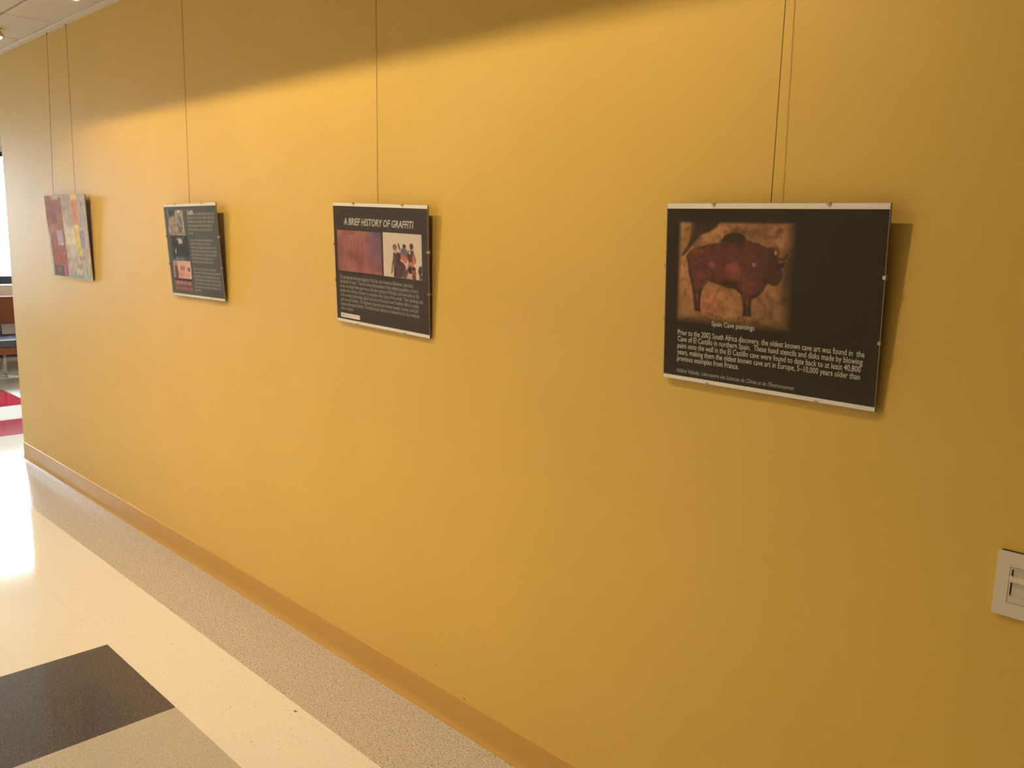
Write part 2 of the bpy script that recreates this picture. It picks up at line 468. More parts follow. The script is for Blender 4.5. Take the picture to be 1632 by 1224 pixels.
def sdist(U, V, poly, asp=1.0):
    """signed distance to polygon (inside > 0), V axis scaled by asp"""
    P = np.array(poly, float)*[1, asp]; x = U; y = V*asp
    d = np.full(U.shape, 1e9); ins = np.zeros(U.shape, bool)
    for i in range(len(P)):
        a = P[i]; b = P[(i+1) % len(P)]
        e = b-a; L = max(e@e, 1e-12)
        t = np.clip(((x-a[0])*e[0]+(y-a[1])*e[1])/L, 0, 1)
        d = np.minimum(d, np.hypot(x-a[0]-t*e[0], y-a[1]-t*e[1]))
        c = (a[1] > y) != (b[1] > y)
        with np.errstate(divide='ignore', invalid='ignore'):
            xx = (b[0]-a[0])*(y-a[1])/(b[1]-a[1])+a[0]
        ins ^= c & (x < xx)
    return np.where(ins, d, -d)

class Pic:
    """small canvas in poster coordinates painted point by point"""
    def __init__(s, u0, v0, u1, v1, nx, ny, white, asp):
        a = np.linspace(0, 1, nx+1); b = np.linspace(0, 1, ny+1)
        A, B = np.meshgrid(a, b)
        s.U = u0+A*(u1-u0); s.V = v0+B*(v1-v0); s.A = A; s.B = B
        s.nx, s.ny = nx, ny; s.white = white; s.asp = asp
        s.C = np.zeros(A.shape+(3,)); s.K = np.ones(A.shape, bool)
    def col(s, c): return np.clip(lin(c)/lin(s.white)*0.8, 0, 0.9)
    def fill(s, c): s.C[:] = s.col(c)
    def mix(s, w, c):
        w = np.clip(w, 0, 1)[..., None]
        s.C = s.C*(1-w)+(s.col(c) if len(np.shape(c)) == 1 and len(c) == 3 else c)*w
    def poly(s, pts, c, soft=0.004, alpha=1.0):
        s.mix(np.clip(sdist(s.U, s.V, pts, s.asp)/soft+0.5, 0, 1)*alpha, c)
    def line(s, pts, c, w=0.004, soft=0.003, alpha=1.0):
        d = np.full(s.U.shape, 1e9)
        for a, b in zip(pts, pts[1:]):
            ax, ay = a[0], a[1]*s.asp; bx, by = b[0], b[1]*s.asp
            ex, ey = bx-ax, by-ay; L = max(ex*ex+ey*ey, 1e-12)
            t = np.clip(((s.U-ax)*ex+(s.V*s.asp-ay)*ey)/L, 0, 1)
            d = np.minimum(d, np.hypot(s.U-ax-t*ex, s.V*s.asp-ay-t*ey))
        s.mix(np.clip((w-d)/soft+0.5, 0, 1)*alpha, c)
    def blob(s, u, v, ru, rv, c, soft=0.5, alpha=1.0):
        d = np.hypot((s.U-u)/ru, (s.V-v)/rv)
        s.mix(np.clip((1-d)/soft, 0, 1)*alpha, c)
    def mottle(s, sx, sy, amt, seed):
        n = vnoise(s.A, s.B, sx, sy, seed)-0.5
        s.C = np.clip(s.C*(1+amt*2*n[..., None]), 0, 0.9)
    def build(s, name, P, parent, y):
        w, h = P['w'], P['h']
        co = np.stack([(s.U-0.5)*w, np.full(s.U.shape, y), (1-s.V)*h], -1).reshape(-1, 3)
        idx = np.arange((s.nx+1)*(s.ny+1)).reshape(s.ny+1, s.nx+1)
        q = np.stack([idx[:-1, :-1], idx[1:, :-1], idx[1:, 1:], idx[:-1, 1:]], -1).reshape(-1, 4)
        me = bpy.data.meshes.new(name)
        me.from_pydata(co.tolist(), [], q.tolist())
        at = me.attributes.new('ink', 'FLOAT_COLOR', 'POINT')
        rgba = np.concatenate([s.C, np.ones(s.C.shape[:2]+(1,))], -1).reshape(-1).astype(np.float32)
        at.data.foreach_set('color', rgba)
        me.materials.append(M['print'])
        return link(bpy.data.objects.new(name, me), parent)

_glyph = {}
def text_mesh(s, bold=0.0):
    key = (s, bold)
    c = bpy.data.curves.new('t', 'FONT'); c.body = s; c.size = 1.0; c.resolution_u = 2; c.offset = bold
    o = bpy.data.objects.new('t', c); COL.objects.link(o)
    dg = bpy.context.evaluated_depsgraph_get()
    me = bpy.data.meshes.new_from_object(o.evaluated_get(dg))
    n = len(me.vertices); co = np.zeros(n*3); me.vertices.foreach_get('co', co); co = co.reshape(-1, 3)[:, :2].copy()
    me.calc_loop_triangles()
    fs = [tuple(p.vertices) for p in me.polygons]
    bpy.data.objects.remove(o); bpy.data.curves.remove(c); bpy.data.meshes.remove(me)
    return co, fs

def lettering(P, parent, lines, m, y, name='lettering', bold=0.0, italic=0.0):
    """lines: (text, u start, u end or None, v of x-height middle, size as fraction of height)"""
    w, h = P['w'], P['h']; V = []; Fc = []; wid = None
    for s, u0, u1, v, sz in lines:
        co, fs = text_mesh(s, bold)
        if len(co) == 0: continue
        x0, x1 = co[:, 0].min(), co[:, 0].max()
        k = (u1-u0)*w/(x1-x0) if u1 is not None else (wid if wid else sz*h)
        if wid is None: wid = k
        X = (co[:, 0]-x0)*k; Z = (co[:, 1]-0.26)*sz*h
        X = X+italic*Z+(u0-0.5)*w
        Z = Z+(1-v)*h
        b = len(V)
        V += [(a, y, z) for a, z in zip(X, Z)]
        Fc += [tuple(i+b for i in f) for f in fs]
    me = bpy.data.meshes.new(name); me.from_pydata(V, [], Fc); me.materials.append(m)
    return link(bpy.data.objects.new(name, me), parent)

def word_marks(P, parent, lines, m, y, seed, name='lettering'):
    """print too small to read: rows of word-sized grey ticks"""
    r = random.Random(seed); bm = bmesh.new(); w, h = P['w'], P['h']
    def q(u0, u1, va, vb):
        vs = [bm.verts.new(((u-0.5)*w, y, (1-v)*h)) for u, v in ((u0, vb), (u1, vb), (u1, va), (u0, va))]
        bm.faces.new(vs)
    for u0, u1, v, xh in lines:
        u = u0
        while u < u1:
            n = r.randint(2, 9)
            for k in range(n):
                if u > u1: break
                up = xh*(0.9 if r.random() < 0.3 else 0.5); dn = xh*(0.85 if r.random() < 0.12 else 0.5)
                q(u, u+0.0042, v-up, v+dn)
                if r.random() < 0.5: q(u+0.0042, u+0.0075, v-0.5*xh, v-0.28*xh)
                if r.random() < 0.5: q(u+0.0042, u+0.0075, v+0.28*xh, v+0.5*xh)
                u += 0.0098
            u += 0.0085
    return obj(name, bm, m, parent)

def rect_part(P, name, u0, v0, u1, v1, y0, y1, m, parent):
    w, h = P['w'], P['h']
    return obj(name, nbox((u0-0.5)*w, (u1-0.5)*w, y0, y1, (1-v1)*h, (1-v0)*h), m, parent)

def poster(name, label, pose, w, h, glass=True, clips=True, back=None):
    x, z, yb, tilt, yaw, roll = pose
    X = Vector((math.cos(yaw), math.sin(yaw), 0)); U = Vector((0, -math.sin(tilt), math.cos(tilt)))
    X = X*math.cos(roll)+U*math.sin(roll); U = (U-X*U.dot(X)).normalized(); X.normalize()
    Y = U.cross(X)      # into the wall
    t = thing(name, label, 'poster', group=None)
    t.matrix_world = Matrix(((X.x, Y.x, U.x, x), (X.y, Y.y, U.y, yb), (X.z, Y.z, U.z, z), (0, 0, 0, 1)))
    P = dict(w=w, h=h, t=t)
    obj('backing_board', nbox(-w/2, w/2, 0.0032, 0.0068, 0, h), back or M['backing'], t)
    if glass:
        obj('glass_sheet', nbox(-w/2, w/2, 0.0, 0.0018, 0, h), M['glass'], t)
    if clips:
        def clip(u, v, hor, m):
            b = bmesh.new(); cx, cz = (u-0.5)*w, (1-v)*h
            if hor:
                s = 1 if v < 0.5 else -1
                box(b, cx-0.0035, cx+0.0035, -0.0010, -0.0002, cz-s*0.0045, cz)          # front lip
                box(b, cx-0.0035, cx+0.0035, -0.0010, 0.0080, cz, cz+s*0.0010)          # over the edge
                box(b, cx-0.0060, cx+0.0060, 0.0072, 0.0080, cz-s*0.02, cz)             # back leg
            else:
                s = 1 if u > 0.5 else -1
                box(b, cx-s*0.0042, cx, -0.0010, -0.0002, cz-0.0035, cz+0.0035)
                box(b, cx, cx+s*0.0012, -0.0010, 0.0080, cz-0.0045, cz+0.0045)
                box(b, cx-s*0.02, cx, 0.0072, 0.0080, cz-0.006, cz+0.006)
            bmesh.ops.recalc_face_normals(b, faces=b.faces[:])
            obj('clip', b, m, t)
        for u in (0.243, 0.760): clip(u, 0, True, M['brass_clip']); clip(u, 1, True, M['brass_clip'])
        clip(0, 0.348, False, M['brass_clip']); clip(0, 0.651, False, M['brass_clip'])
        clip(1, 0.346, False, M['steel']); clip(1, 0.66, False, M['brass_clip'])
    return P

PW, PH = 0.508, 0.406
def base_print(P, ink, v0=0.0295, v1=0.977):
    pr = rect_part(P, 'paper', 0.002, 0.001, 0.998, 0.999, 0.0028, 0.0031, M['paper'], P['t'])
    rect_part(P, 'dark_field', 0.003, v0, 0.997, v1, 0.0026, 0.00275, ink, pr)
    return pr

# ---- poster with the animal painting
P4 = poster('poster', 'black poster with red animal cave picture and white text, nearest the light switch', (-0.9303, 1.2537, -0.0178, 0.0609, 0.0002, -0.0095), PW, PH)
pr = base_print(P4, M['ink_p4'])
W4 = (214, 188, 140)
c = Pic(0.052, 0.085, 0.655, 0.685, 230, 190, W4, 0.8)
c.fill((150, 96, 44))
n1 = vnoise(c.A, c.B, 5, 5, 1, 4); n2 = vnoise(c.A, c.B, 9, 9, 2, 4)
c.mix((n1-0.45)*3.2, (176, 112, 56)); c.mix((0.42-n2)*4, (92, 56, 28)); c.mix((n2-0.62)*4, (120, 78, 36))
c.blob(0.12, 0.36, 0.07, 0.20, (186, 116, 58), 0.9, 0.8); c.blob(0.25, 0.16, 0.13, 0.09, (178, 112, 54), 0.9, 0.8)
c.blob(0.24, 0.53, 0.11, 0.11, (190, 108, 58), 0.9, 0.8); c.blob(0.36, 0.56, 0.10, 0.07, (156, 96, 46), 0.9, 0.6)
c.blob(0.46, 0.15, 0.12, 0.07, (96, 64, 30), 0.9, 0.7); c.blob(0.60, 0.38, 0.06, 0.2, (70, 46, 22), 0.9, 0.8)
c.blob(0.52, 0.54, 0.10, 0.10, (120, 76, 36), 0.9, 0.6)
for k in range(16):     # cracks in the rock
    u = 0.07+0.55*random.random(); v = 0.10+0.54*random.random(); pts = [(u, v)]
    for q in range(4):
        u += random.uniform(-0.018, 0.026); v += random.uniform(-0.01, 0.03); pts.append((u, v))
    c.line(pts, (82, 40, 18), 0.0016, 0.004, 0.55)
for k in range(26):
    c.blob(0.2+0.22*random.random(), 0.59+0.05*random.random(), 0.004+0.006*random.random(), 0.003+0.006*random.random(), (72, 44, 20), 0.8, 0.55)
# a second, cut-off dark shape at the upper left
c.poly([(0.137, 0.09), (0.285, 0.09), (0.262, 0.128), (0.222, 0.155), (0.185, 0.172), (0.150, 0.215), (0.110, 0.272), (0.094, 0.290), (0.082, 0.284), (0.100, 0.255), (0.122, 0.21), (0.134, 0.15)], (62, 40, 22), 0.008)
c.line([(0.148, 0.10), (0.140, 0.17), (0.118, 0.235), (0.100, 0.272)], (96, 66, 34), 0.0025, 0.004, 0.7)
# generic heavy four-legged animal, red-brown
body = [(0.112, 0.285), (0.135, 0.252), (0.185, 0.232), (0.245, 0.214), (0.300, 0.205), (0.360, 0.196), (0.425, 0.196), (0.470, 0.208), (0.505, 0.226), (0.533, 0.222), (0.552, 0.262), (0.566, 0.318),
        (0.582, 0.352), (0.576, 0.392), (0.560, 0.418), (0.540, 0.424), (0.515, 0.410), (0.500, 0.445), (0.470, 0.488), (0.444, 0.502), (0.440, 0.570), (0.446, 0.592), (0.408, 0.594), (0.406, 0.54), (0.398, 0.488),
        (0.370, 0.456), (0.320, 0.446), (0.268, 0.432), (0.230, 0.418), (0.205, 0.448), (0.192, 0.500), (0.190, 0.560), (0.194, 0.592), (0.166, 0.590), (0.158, 0.54), (0.146, 0.462), (0.124, 0.375), (0.116, 0.32)]
c.poly(body, (80, 42, 25), 0.006)
sd = sdist(c.U, c.V, body, 0.8)
c.mix(np.clip(sd/0.03, 0, 1)*0.85, (102, 46, 30))
c.mix(np.clip(sd/0.01, 0, 1)*np.clip((vnoise(c.A, c.B, 8, 8, 41, 4)-0.5)*5, 0, 1)*0.6, (74, 38, 24))
c.mix(np.clip(sd/0.01, 0, 1)*np.clip((c.U-0.46)/0.06, 0, 1)*0.6, (64, 38, 22))
c.mix(np.clip(sd/0.01, 0, 1)*np.clip((0.2-c.U)/0.06, 0, 1)*np.clip((c.V-0.3)/0.05, 0, 1)*0.5, (78, 46, 32))
c.mix(np.clip((0.016-sd)/0.016, 0, 1)*(sd > 0)*np.clip((c.V-0.36)/0.1, 0, 1)*0.75, (52, 28, 14))
c.poly([(0.28, 0.207), (0.300, 0.172), (0.330, 0.154), (0.365, 0.152), (0.395, 0.166), (0.412, 0.194), (0.36, 0.204)], (56, 36, 18), 0.006)
for k in range(11): c.line([(0.305+k*0.0095, 0.17-0.01*math.sin(k*0.28)), (0.301+k*0.0097, 0.150-0.012*math.sin(k*0.3))], (56, 36, 18), 0.0016, 0.003, 0.9)
c.blob(0.350, 0.352, 0.05, 0.055, (158, 72, 48), 0.8, 0.7); c.blob(0.245, 0.335, 0.02, 0.03, (168, 84, 58), 0.8, 0.6)
c.blob(0.447, 0.318, 0.013, 0.016, (190, 110, 84), 0.8, 0.8); c.blob(0.16, 0.26, 0.045, 0.025, (150, 66, 36), 0.8, 0.6)
c.blob(0.425, 0.43, 0.035, 0.07, (124, 54, 32), 0.8, 0.6); c.blob(0.185, 0.39, 0.04, 0.03, (132, 62, 42), 0.8, 0.5)
c.blob(0.34, 0.428, 0.075, 0.026, (48, 28, 14), 0.7, 0.8)
c.line([(0.185, 0.322), (0.235, 0.352), (0.262, 0.395)], (54, 28, 16), 0.003, 0.006, 0.8)
c.line([(0.402, 0.36), (0.404, 0.44), (0.408, 0.52)], (150, 92, 60), 0.0015, 0.004, 0.6)
c.line([(0.19, 0.455), (0.215, 0.425), (0.235, 0.41)], (160, 96, 60), 0.0018, 0.004, 0.6)
c.line([(0.172, 0.50), (0.178, 0.57)], (140, 92, 52), 0.0016, 0.003, 0.7); c.line([(0.424, 0.51), (0.424, 0.58)], (140, 92, 52), 0.002, 0.003, 0.7)
c.poly([(0.150, 0.53), (0.19, 0.53), (0.196, 0.598), (0.160, 0.594)], (48, 28, 16), 0.01, 0.5); c.poly([(0.402, 0.53), (0.444, 0.53), (0.448, 0.598), (0.404, 0.598)], (48, 28, 16), 0.01, 0.6)
c.blob(0.545, 0.25, 0.026, 0.05, (52, 30, 16), 0.7, 0.8); c.blob(0.545, 0.252, 0.008, 0.016, (176, 116, 66), 0.6, 0.9)
c.line([(0.562, 0.285), (0.582, 0.283), (0.597, 0.262)], (60, 36, 20), 0.004, 0.004, 0.9)
c.poly([(0.555, 0.305), (0.592, 0.300), (0.580, 0.33), (0.562, 0.335)], (46, 28, 16), 0.008, 0.9)
c.line([(0.113, 0.285), (0.108, 0.32), (0.100, 0.352)], (70, 40, 22), 0.0025, 0.004, 0.8)
c.line([(0.48, 0.50), (0.506, 0.53), (0.512, 0.58)], (110, 58, 30), 0.006, 0.01, 0.6); c.line([(0.29, 0.44), (0.27, 0.5), (0.225, 0.575)], (128, 62, 34), 0.006, 0.01, 0.5)
c.mottle(30, 26, 0.42, 5)
# the print fades into black at its borders
eu = np.minimum((c.U-0.062)/0.030, (0.640-c.U)/0.085); ev = np.minimum((c.V-0.094)/0.022, (0.672-c.V)/0.085)
fade = np.clip(np.minimum(eu, ev), 0, 1); fade = fade*fade*(3-2*fade)
ink = np.array([0.020, 0.015, 0.012])
c.C = c.C*fade[..., None]*0.85+ink*(1-fade[..., None])
c.build('animal_picture', P4, pr, 0.0025)
s4 = 0.045
lettering(P4, pr, [('Spain Cave paintings', 0.254, 0.464, 0.656, 0.040)], M['letter'], 0.0023)
lettering(P4, pr, [('Prior to the 2002 South Africa discovery, the oldest known cave art was found in  the', 0.077, 0.943, 0.726, s4),
                   ('Cave of El Castillo in northern Spain.  These hand stencils and disks made by blowing', 0.077, 0.938, 0.7635, s4),
                   ('paint onto the wall in the El Castillo cave were found to date back to at least 40,800', 0.077, 0.932, 0.802, s4),
                   ('years, making them the oldest known cave art in Europe, 5\u201310,000 years older than', 0.077, 0.932, 0.8395, s4),
                   ('previous examples from France.', 0.077, 0.397, 0.877, s4)], M['letter'], 0.0023)
lettering(P4, pr, [("H\u00e9l\u00e8ne Valladas, Laboratoire des Sciences du Climat et de l'Environnemen", 0.077, 0.658, 0.947, 0.034)], M['letter_dim'], 0.0023, italic=0.22)

# ---- 'A brief history' poster
P3 = poster('poster', 'black poster titled A BRIEF HISTORY OF GRAFFITI with two pictures side by side', (-2.3160, 1.2681, -0.0156, 0.0532, 0.0009, -0.0293), PW, PH)
pr = base_print(P3, M['ink_p3'], 0.0275, 0.974)
W3 = (236, 208, 165)
lettering(P3, pr, [('A BRIEF HISTORY OF GRAFFITI', 0.126, 0.858, 0.158, 0.080)], M['letter'], 0.0023, italic=0.2, bold=0.006)
c = Pic(0.038, 0.224, 0.531, 0.5615, 110, 70, W3, 0.8)
c.fill((150, 84, 68)); n1 = vnoise(c.A, c.B, 5, 4, 3, 4); n2 = vnoise(c.A, c.B, 14, 4, 4, 3)
c.mix((n1-0.4)*2.2, (172, 100, 78)); c.mix((0.46-n1)*2.5, (126, 70, 62))
c.mix(np.clip((c.A-0.62)/0.2, 0, 1)*np.clip((0.95-c.B)/0.5, 0, 1)*0.75, (112, 80, 86))
c.mix(np.clip((c.A-0.4)/0.2, 0, 1)*np.clip((0.7-c.A)/0.15, 0, 1)*np.clip((0.35-c.B)/0.3, 0, 1)*0.6, (176, 116, 76))
for k in range(9):
    x = 0.2+0.035*k; y = 0.27+0.05*random.random()
    pts = [(x*0.493+0.09, y)]
    for q in range(5): pts.append((pts[-1][0]+random.uniform(-0.008, 0.008), pts[-1][1]+0.035))
    c.line(pts, (116, 58, 46), 0.003, 0.008, 0.55)
c.mix(np.clip(((c.A-1.0)**2+(1-c.B-1.02)**2 < 0.03)*0.6, 0, 1), (92, 78, 70)); c.mix(np.clip(0.10-(c.A+(1-c.B)*0.8), 0, 0.1)*8, (90, 84, 74))
c.mottle(40, 30, 0.12, 6)
c.build('rock_picture', P3, pr, 0.0025)
c = Pic(0.5505, 0.2195, 0.9365, 0.5635, 110, 100, W3, 0.8)
c.fill((216, 178, 136)); c.mix(np.clip((0.16-c.B)/0.03, 0, 1)*0.5, (206, 174, 136)); c.mottle(4, 4, 0.06, 7)
def q(a, b): return (0.5505+a*0.386, 0.2195+b*0.344)
def fp(pts, col, soft=0.006, al=1.0): c.poly([q(*p) for p in pts], col, soft, al)
def fb(a, b, ra, rb, col, soft=0.3, al=1.0): c.blob(*q(a, b), ra*0.386, rb*0.344, col, soft, al)
# spear and left figure
fp([(0.245, 0.62), (0.275, 0.60), (0.245, 0.86), (0.215, 0.94), (0.20, 0.93)], (92, 60, 44))
fp([(0.27, 0.44), (0.36, 0.42), (0.47, 0.44), (0.49, 0.60), (0.47, 0.78), (0.46, 1.0), (0.27, 1.0), (0.275, 0.75), (0.255, 0.62)], (76, 52, 50))
fp([(0.28, 0.50), (0.33, 0.47), (0.34, 0.72), (0.29, 0.80)], (106, 78, 72), 0.01, 0.8); fp([(0.36, 0.70), (0.44, 0.72), (0.42, 0.98), (0.35, 0.98)], (110, 68, 54), 0.012, 0.7)
fb(0.315, 0.32, 0.070, 0.085, (132, 92, 78)); fb(0.335, 0.42, 0.055, 0.045, (196, 140, 112)); fb(0.29, 0.29, 0.03, 0.04, (104, 66, 56), 0.6, 0.7)
fp([(0.39, 0.25), (0.415, 0.21), (0.435, 0.27), (0.46, 0.36), (0.425, 0.37)], (70, 44, 36)); fb(0.44, 0.41, 0.03, 0.04, (190, 130, 104))
# middle figure
fb(0.56, 0.285, 0.050, 0.06, (64, 44, 36)); fp([(0.47, 0.34), (0.55, 0.31), (0.63, 0.36), (0.67, 0.46), (0.63, 0.56), (0.46, 0.48)], (112, 94, 84))
fp([(0.47, 0.45), (0.60, 0.50), (0.655, 0.58), (0.62, 0.70), (0.50, 0.66), (0.46, 0.58)], (190, 98, 66))
c.line([q(0.46, 0.60), q(0.52, 0.62), q(0.575, 0.68), q(0.63, 0.66), q(0.64, 0.60)], (226, 180, 150), 0.004, 0.004, 0.9)
fp([(0.46, 0.62), (0.56, 0.68), (0.60, 0.74), (0.54, 0.90), (0.48, 1.0), (0.42, 0.98)], (86, 58, 48)); fp([(0.54, 0.86), (0.62, 0.76), (0.66, 0.9), (0.68, 1.0), (0.5, 1.0)], (96, 72, 62))
# right figure
fb(0.745, 0.275, 0.058, 0.085, (92, 58, 46)); fp([(0.66, 0.36), (0.79, 0.36), (0.82, 0.45), (0.86, 0.56), (0.84, 0.64), (0.77, 0.68), (0.66, 0.62), (0.63, 0.50)], (96, 58, 42))
fb(0.695, 0.41, 0.026, 0.045, (214, 176, 140), 0.3); fp([(0.79, 0.42), (0.865, 0.57), (0.80, 0.66), (0.755, 0.62), (0.76, 0.5)], (176, 104, 74)); fp([(0.66, 0.62), (0.82, 0.62), (0.78, 0.76), (0.63, 0.74)], (182, 108, 76))
c.line([q(0.86, 0.55), q(0.98, 0.38)], (190, 150, 112), 0.002, 0.003, 0.8)
fb(0.71, 0.80, 0.09, 0.10, (58, 38, 34)); fp([(0.74, 0.72), (0.83, 0.74), (0.86, 0.86), (0.84, 1.0), (0.74, 1.0)], (156, 84, 60)); fb(0.80, 0.76, 0.05, 0.05, (70, 44, 38))
fp([(0.64, 0.88), (0.72, 0.92), (0.78, 1.0), (0.60, 1.0)], (200, 142, 112)); fp([(0.76, 0.93), (0.82, 0.9), (0.86, 1.0), (0.76, 1.0)], (112, 58, 44))
fp([(0.93, 0.71), (0.97, 0.68), (1.0, 0.70), (1.0, 1.0), (0.93, 1.0), (0.935, 0.9), (0.905, 0.84), (0.91, 0.76)], (62, 44, 40), 0.008)
fb(0.985, 0.87, 0.012, 0.025, (190, 170, 150)); fb(0.975, 0.98, 0.015, 0.02, (150, 136, 124))
c.build('group_picture', P3, pr, 0.0025)
L = ['The pictograms and petroglyphs of the San, also known as Bushmen, date back',
     'thousands of years.  They are direct descendants of the original population of early',
     'human ancestors who gave rise to all other groups of Africans, and eventually to the',
     'people who left the continent to populate other parts of the world.  Their paintings and',
     'rock carvings (collectively called rock art) are found all over Southern Africa in caves',
     'and on rock shelters. The Bushmen depicted non-human animals, hunters, and half-',
     'human half-animal hybrids. The half-human hybrids are believed to be the medicine',
     'men or healers.']
E3 = [0.849, 0.898, 0.904, 0.938, 0.899, 0.898, 0.903, 0.204]
lettering(P3, pr, [(s, 0.053, e, 0.616+k*0.0381, 0.044) for k, (s, e) in enumerate(zip(L, E3))], M['letter_dim'], 0.0023)
lab = rect_part(P3, 'credit_label', 0.0495, 0.9225, 0.268, 0.959, 0.0022, 0.00255, M['paper'], pr)
rect_part(P3, 'emblem', 0.069, 0.930, 0.080, 0.951, 0.0020, 0.00218, M['letter_dark'], pr)
word_marks(P3, pr, [(0.092, 0.258, 0.9365, 0.006), (0.092, 0.165, 0.9475, 0.006)], M['letter_dim'], 0.0020, 3, 'credit_print')

# ---- dark poster with picture column, glare haze painted into its ink
P2 = poster('poster', 'dark poster, glare haze painted slate grey into its ink, with pictures down the left and three text paragraphs', (-3.6521, 1.2840, -0.0195, 0.0668, -0.0008, 0.0057), PW, PH)
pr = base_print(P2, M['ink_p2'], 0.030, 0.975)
W2 = (240, 222, 188)
c = Pic(0.062, 0.068, 0.378, 0.336, 60, 60, W2, 0.8)
c.fill((148, 130, 112)); n1 = vnoise(c.A, c.B, 6, 6, 9, 4)
c.mix((n1-0.45)*4, (186, 166, 140)); c.mix((0.45-n1)*4, (88, 80, 66))
c.poly([(0.05, 0.06), (0.24, 0.06), (0.20, 0.13), (0.12, 0.14), (0.09, 0.2), (0.05, 0.2)], (70, 76, 76), 0.02)
c.line([(0.075, 0.07), (0.088, 0.2), (0.092, 0.33)], (190, 176, 150), 0.006, 0.006, 0.9)
c.line([(0.36, 0.16), (0.365, 0.25), (0.372, 0.33)], (228, 214, 184), 0.005, 0.005, 0.9); c.blob(0.30, 0.08, 0.03, 0.02, (236, 220, 190), 0.6)
c.poly([(0.10, 0.16), (0.22, 0.14), (0.23, 0.31), (0.11, 0.31)], (166, 142, 122), 0.03, 0.6); c.blob(0.31, 0.15, 0.03, 0.03, (84, 80, 58), 0.8); c.blob(0.28, 0.27, 0.02, 0.03, (96, 84, 64), 0.8); c.blob(0.19, 0.23, 0.03, 0.02, (116, 98, 84), 0.8)
c.mottle(16, 16, 0.3, 12); c.build('street_picture', P2, pr, 0.0025)
c = Pic(0.075, 0.338, 0.425, 0.600, 60, 50, W2, 0.8)
c.fill((52, 58, 60)); c.mottle(5, 5, 0.4, 13)
n1 = vnoise(c.A, c.B, 7, 6, 14, 4)
c.mix(np.clip((n1-0.5)*5, 0, 1)*np.clip(1-np.hypot((c.U-0.25)/0.08, (c.V-0.41)/0.06), 0, 1)*2, (200, 180, 170))
c.mix(np.clip((c.V-0.55)/0.04, 0, 1)*np.clip((n1-0.35)*4, 0, 1)*0.7, (150, 156, 150)); c.line([(0.082, 0.35), (0.092, 0.44), (0.10, 0.52)], (120, 134, 130), 0.004, 0.006, 0.7)
c.poly([(0.245, 0.375), (0.27, 0.385), (0.30, 0.365), (0.285, 0.395), (0.262, 0.402)], (220, 206, 200), 0.006); c.poly([(0.148, 0.505), (0.170, 0.478), (0.176, 0.486), (0.160, 0.512), (0.172, 0.53), (0.158, 0.532)], (212, 218, 216), 0.006)
c.line([(0.31, 0.39), (0.33, 0.36), (0.345, 0.345)], (170, 170, 160), 0.003, 0.005, 0.7)
c.build('night_picture', P2, pr, 0.0025)
c = Pic(0.075, 0.612, 0.425, 0.803, 60, 40, W2, 0.8)
c.fill((228, 172, 142)); c.mottle(6, 5, 0.08, 15)
c.poly([(0.07, 0.60), (0.17, 0.60), (0.15, 0.70), (0.18, 0.81), (0.07, 0.81)], (168, 128, 112), 0.03, 0.8); c.poly([(0.10, 0.67), (0.155, 0.66), (0.17, 0.74), (0.15, 0.81), (0.10, 0.81)], (98, 74, 70), 0.02)
for a, b in ((0.225, 0.25), (0.27, 0.295)): c.poly([(a, 0.668), (b, 0.668), (b, 0.715), (a, 0.715)], (110, 70, 68), 0.004)
c.poly([(0.36, 0.68), (0.405, 0.68), (0.405, 0.722), (0.36, 0.722)], (120, 80, 78), 0.004)
c.poly([(0.17, 0.72), (0.27, 0.725), (0.28, 0.80), (0.18, 0.80)], (212, 140, 118), 0.02, 0.8)
for k in range(6): c.blob(0.2+0.035*k, 0.757+0.012*(k % 2), 0.011, 0.016, (168, 102, 92), 0.7, 0.8)
c.build('facade_picture', P2, pr, 0.0025)
c = Pic(0.075, 0.806, 0.418, 0.930, 60, 30, W2, 0.8)
c.fill((60, 52, 54)); c.mix(np.clip((c.B-0.15)*6, 0, 1), (150, 96, 92)); c.mix(np.clip((c.B-0.50)*6, 0, 1)*np.clip((0.8-c.B)*8, 0, 1), (108, 66, 66)); c.mix(np.clip((c.B-0.80)*8, 0, 1), (160, 96, 94))
for k in range(4): c.poly([(0.10+0.08*k, 0.835), (0.155+0.08*k, 0.835), (0.155+0.08*k, 0.868), (0.10+0.08*k, 0.868)], (192, 124, 112), 0.012, 0.8)
c.mottle(10, 5, 0.15, 16); c.build('train_picture', P2, pr, 0.0025)
lettering(P2, pr, [('Graffiti', 0.462, 0.578, 0.100, 0.070)], M['letter'], 0.0023, bold=0.03)
word_marks(P2, pr, [(0.595, 0.958, 0.112, 0.018)] + [(0.463, e, 0.152+k*0.0405, 0.018) for k, e in enumerate((0.955, 0.945, 0.905, 0.895, 0.535))], M['letter_dim'], 0.0023, 21)
word_marks(P2, pr, [(0.470, e, 0.384+k*0.038, 0.018) for k, e in enumerate((0.894, 0.845, 0.935, 0.95, 0.925, 0.87, 0.86))], M['letter_dim'], 0.0023, 22)
word_marks(P2, pr, [(0.472, e, 0.688+k*0.0383, 0.018) for k, e in enumerate((0.89, 0.965, 0.94, 0.967, 0.955, 0.95, 0.575))], M['letter_dim'], 0.0023, 23)

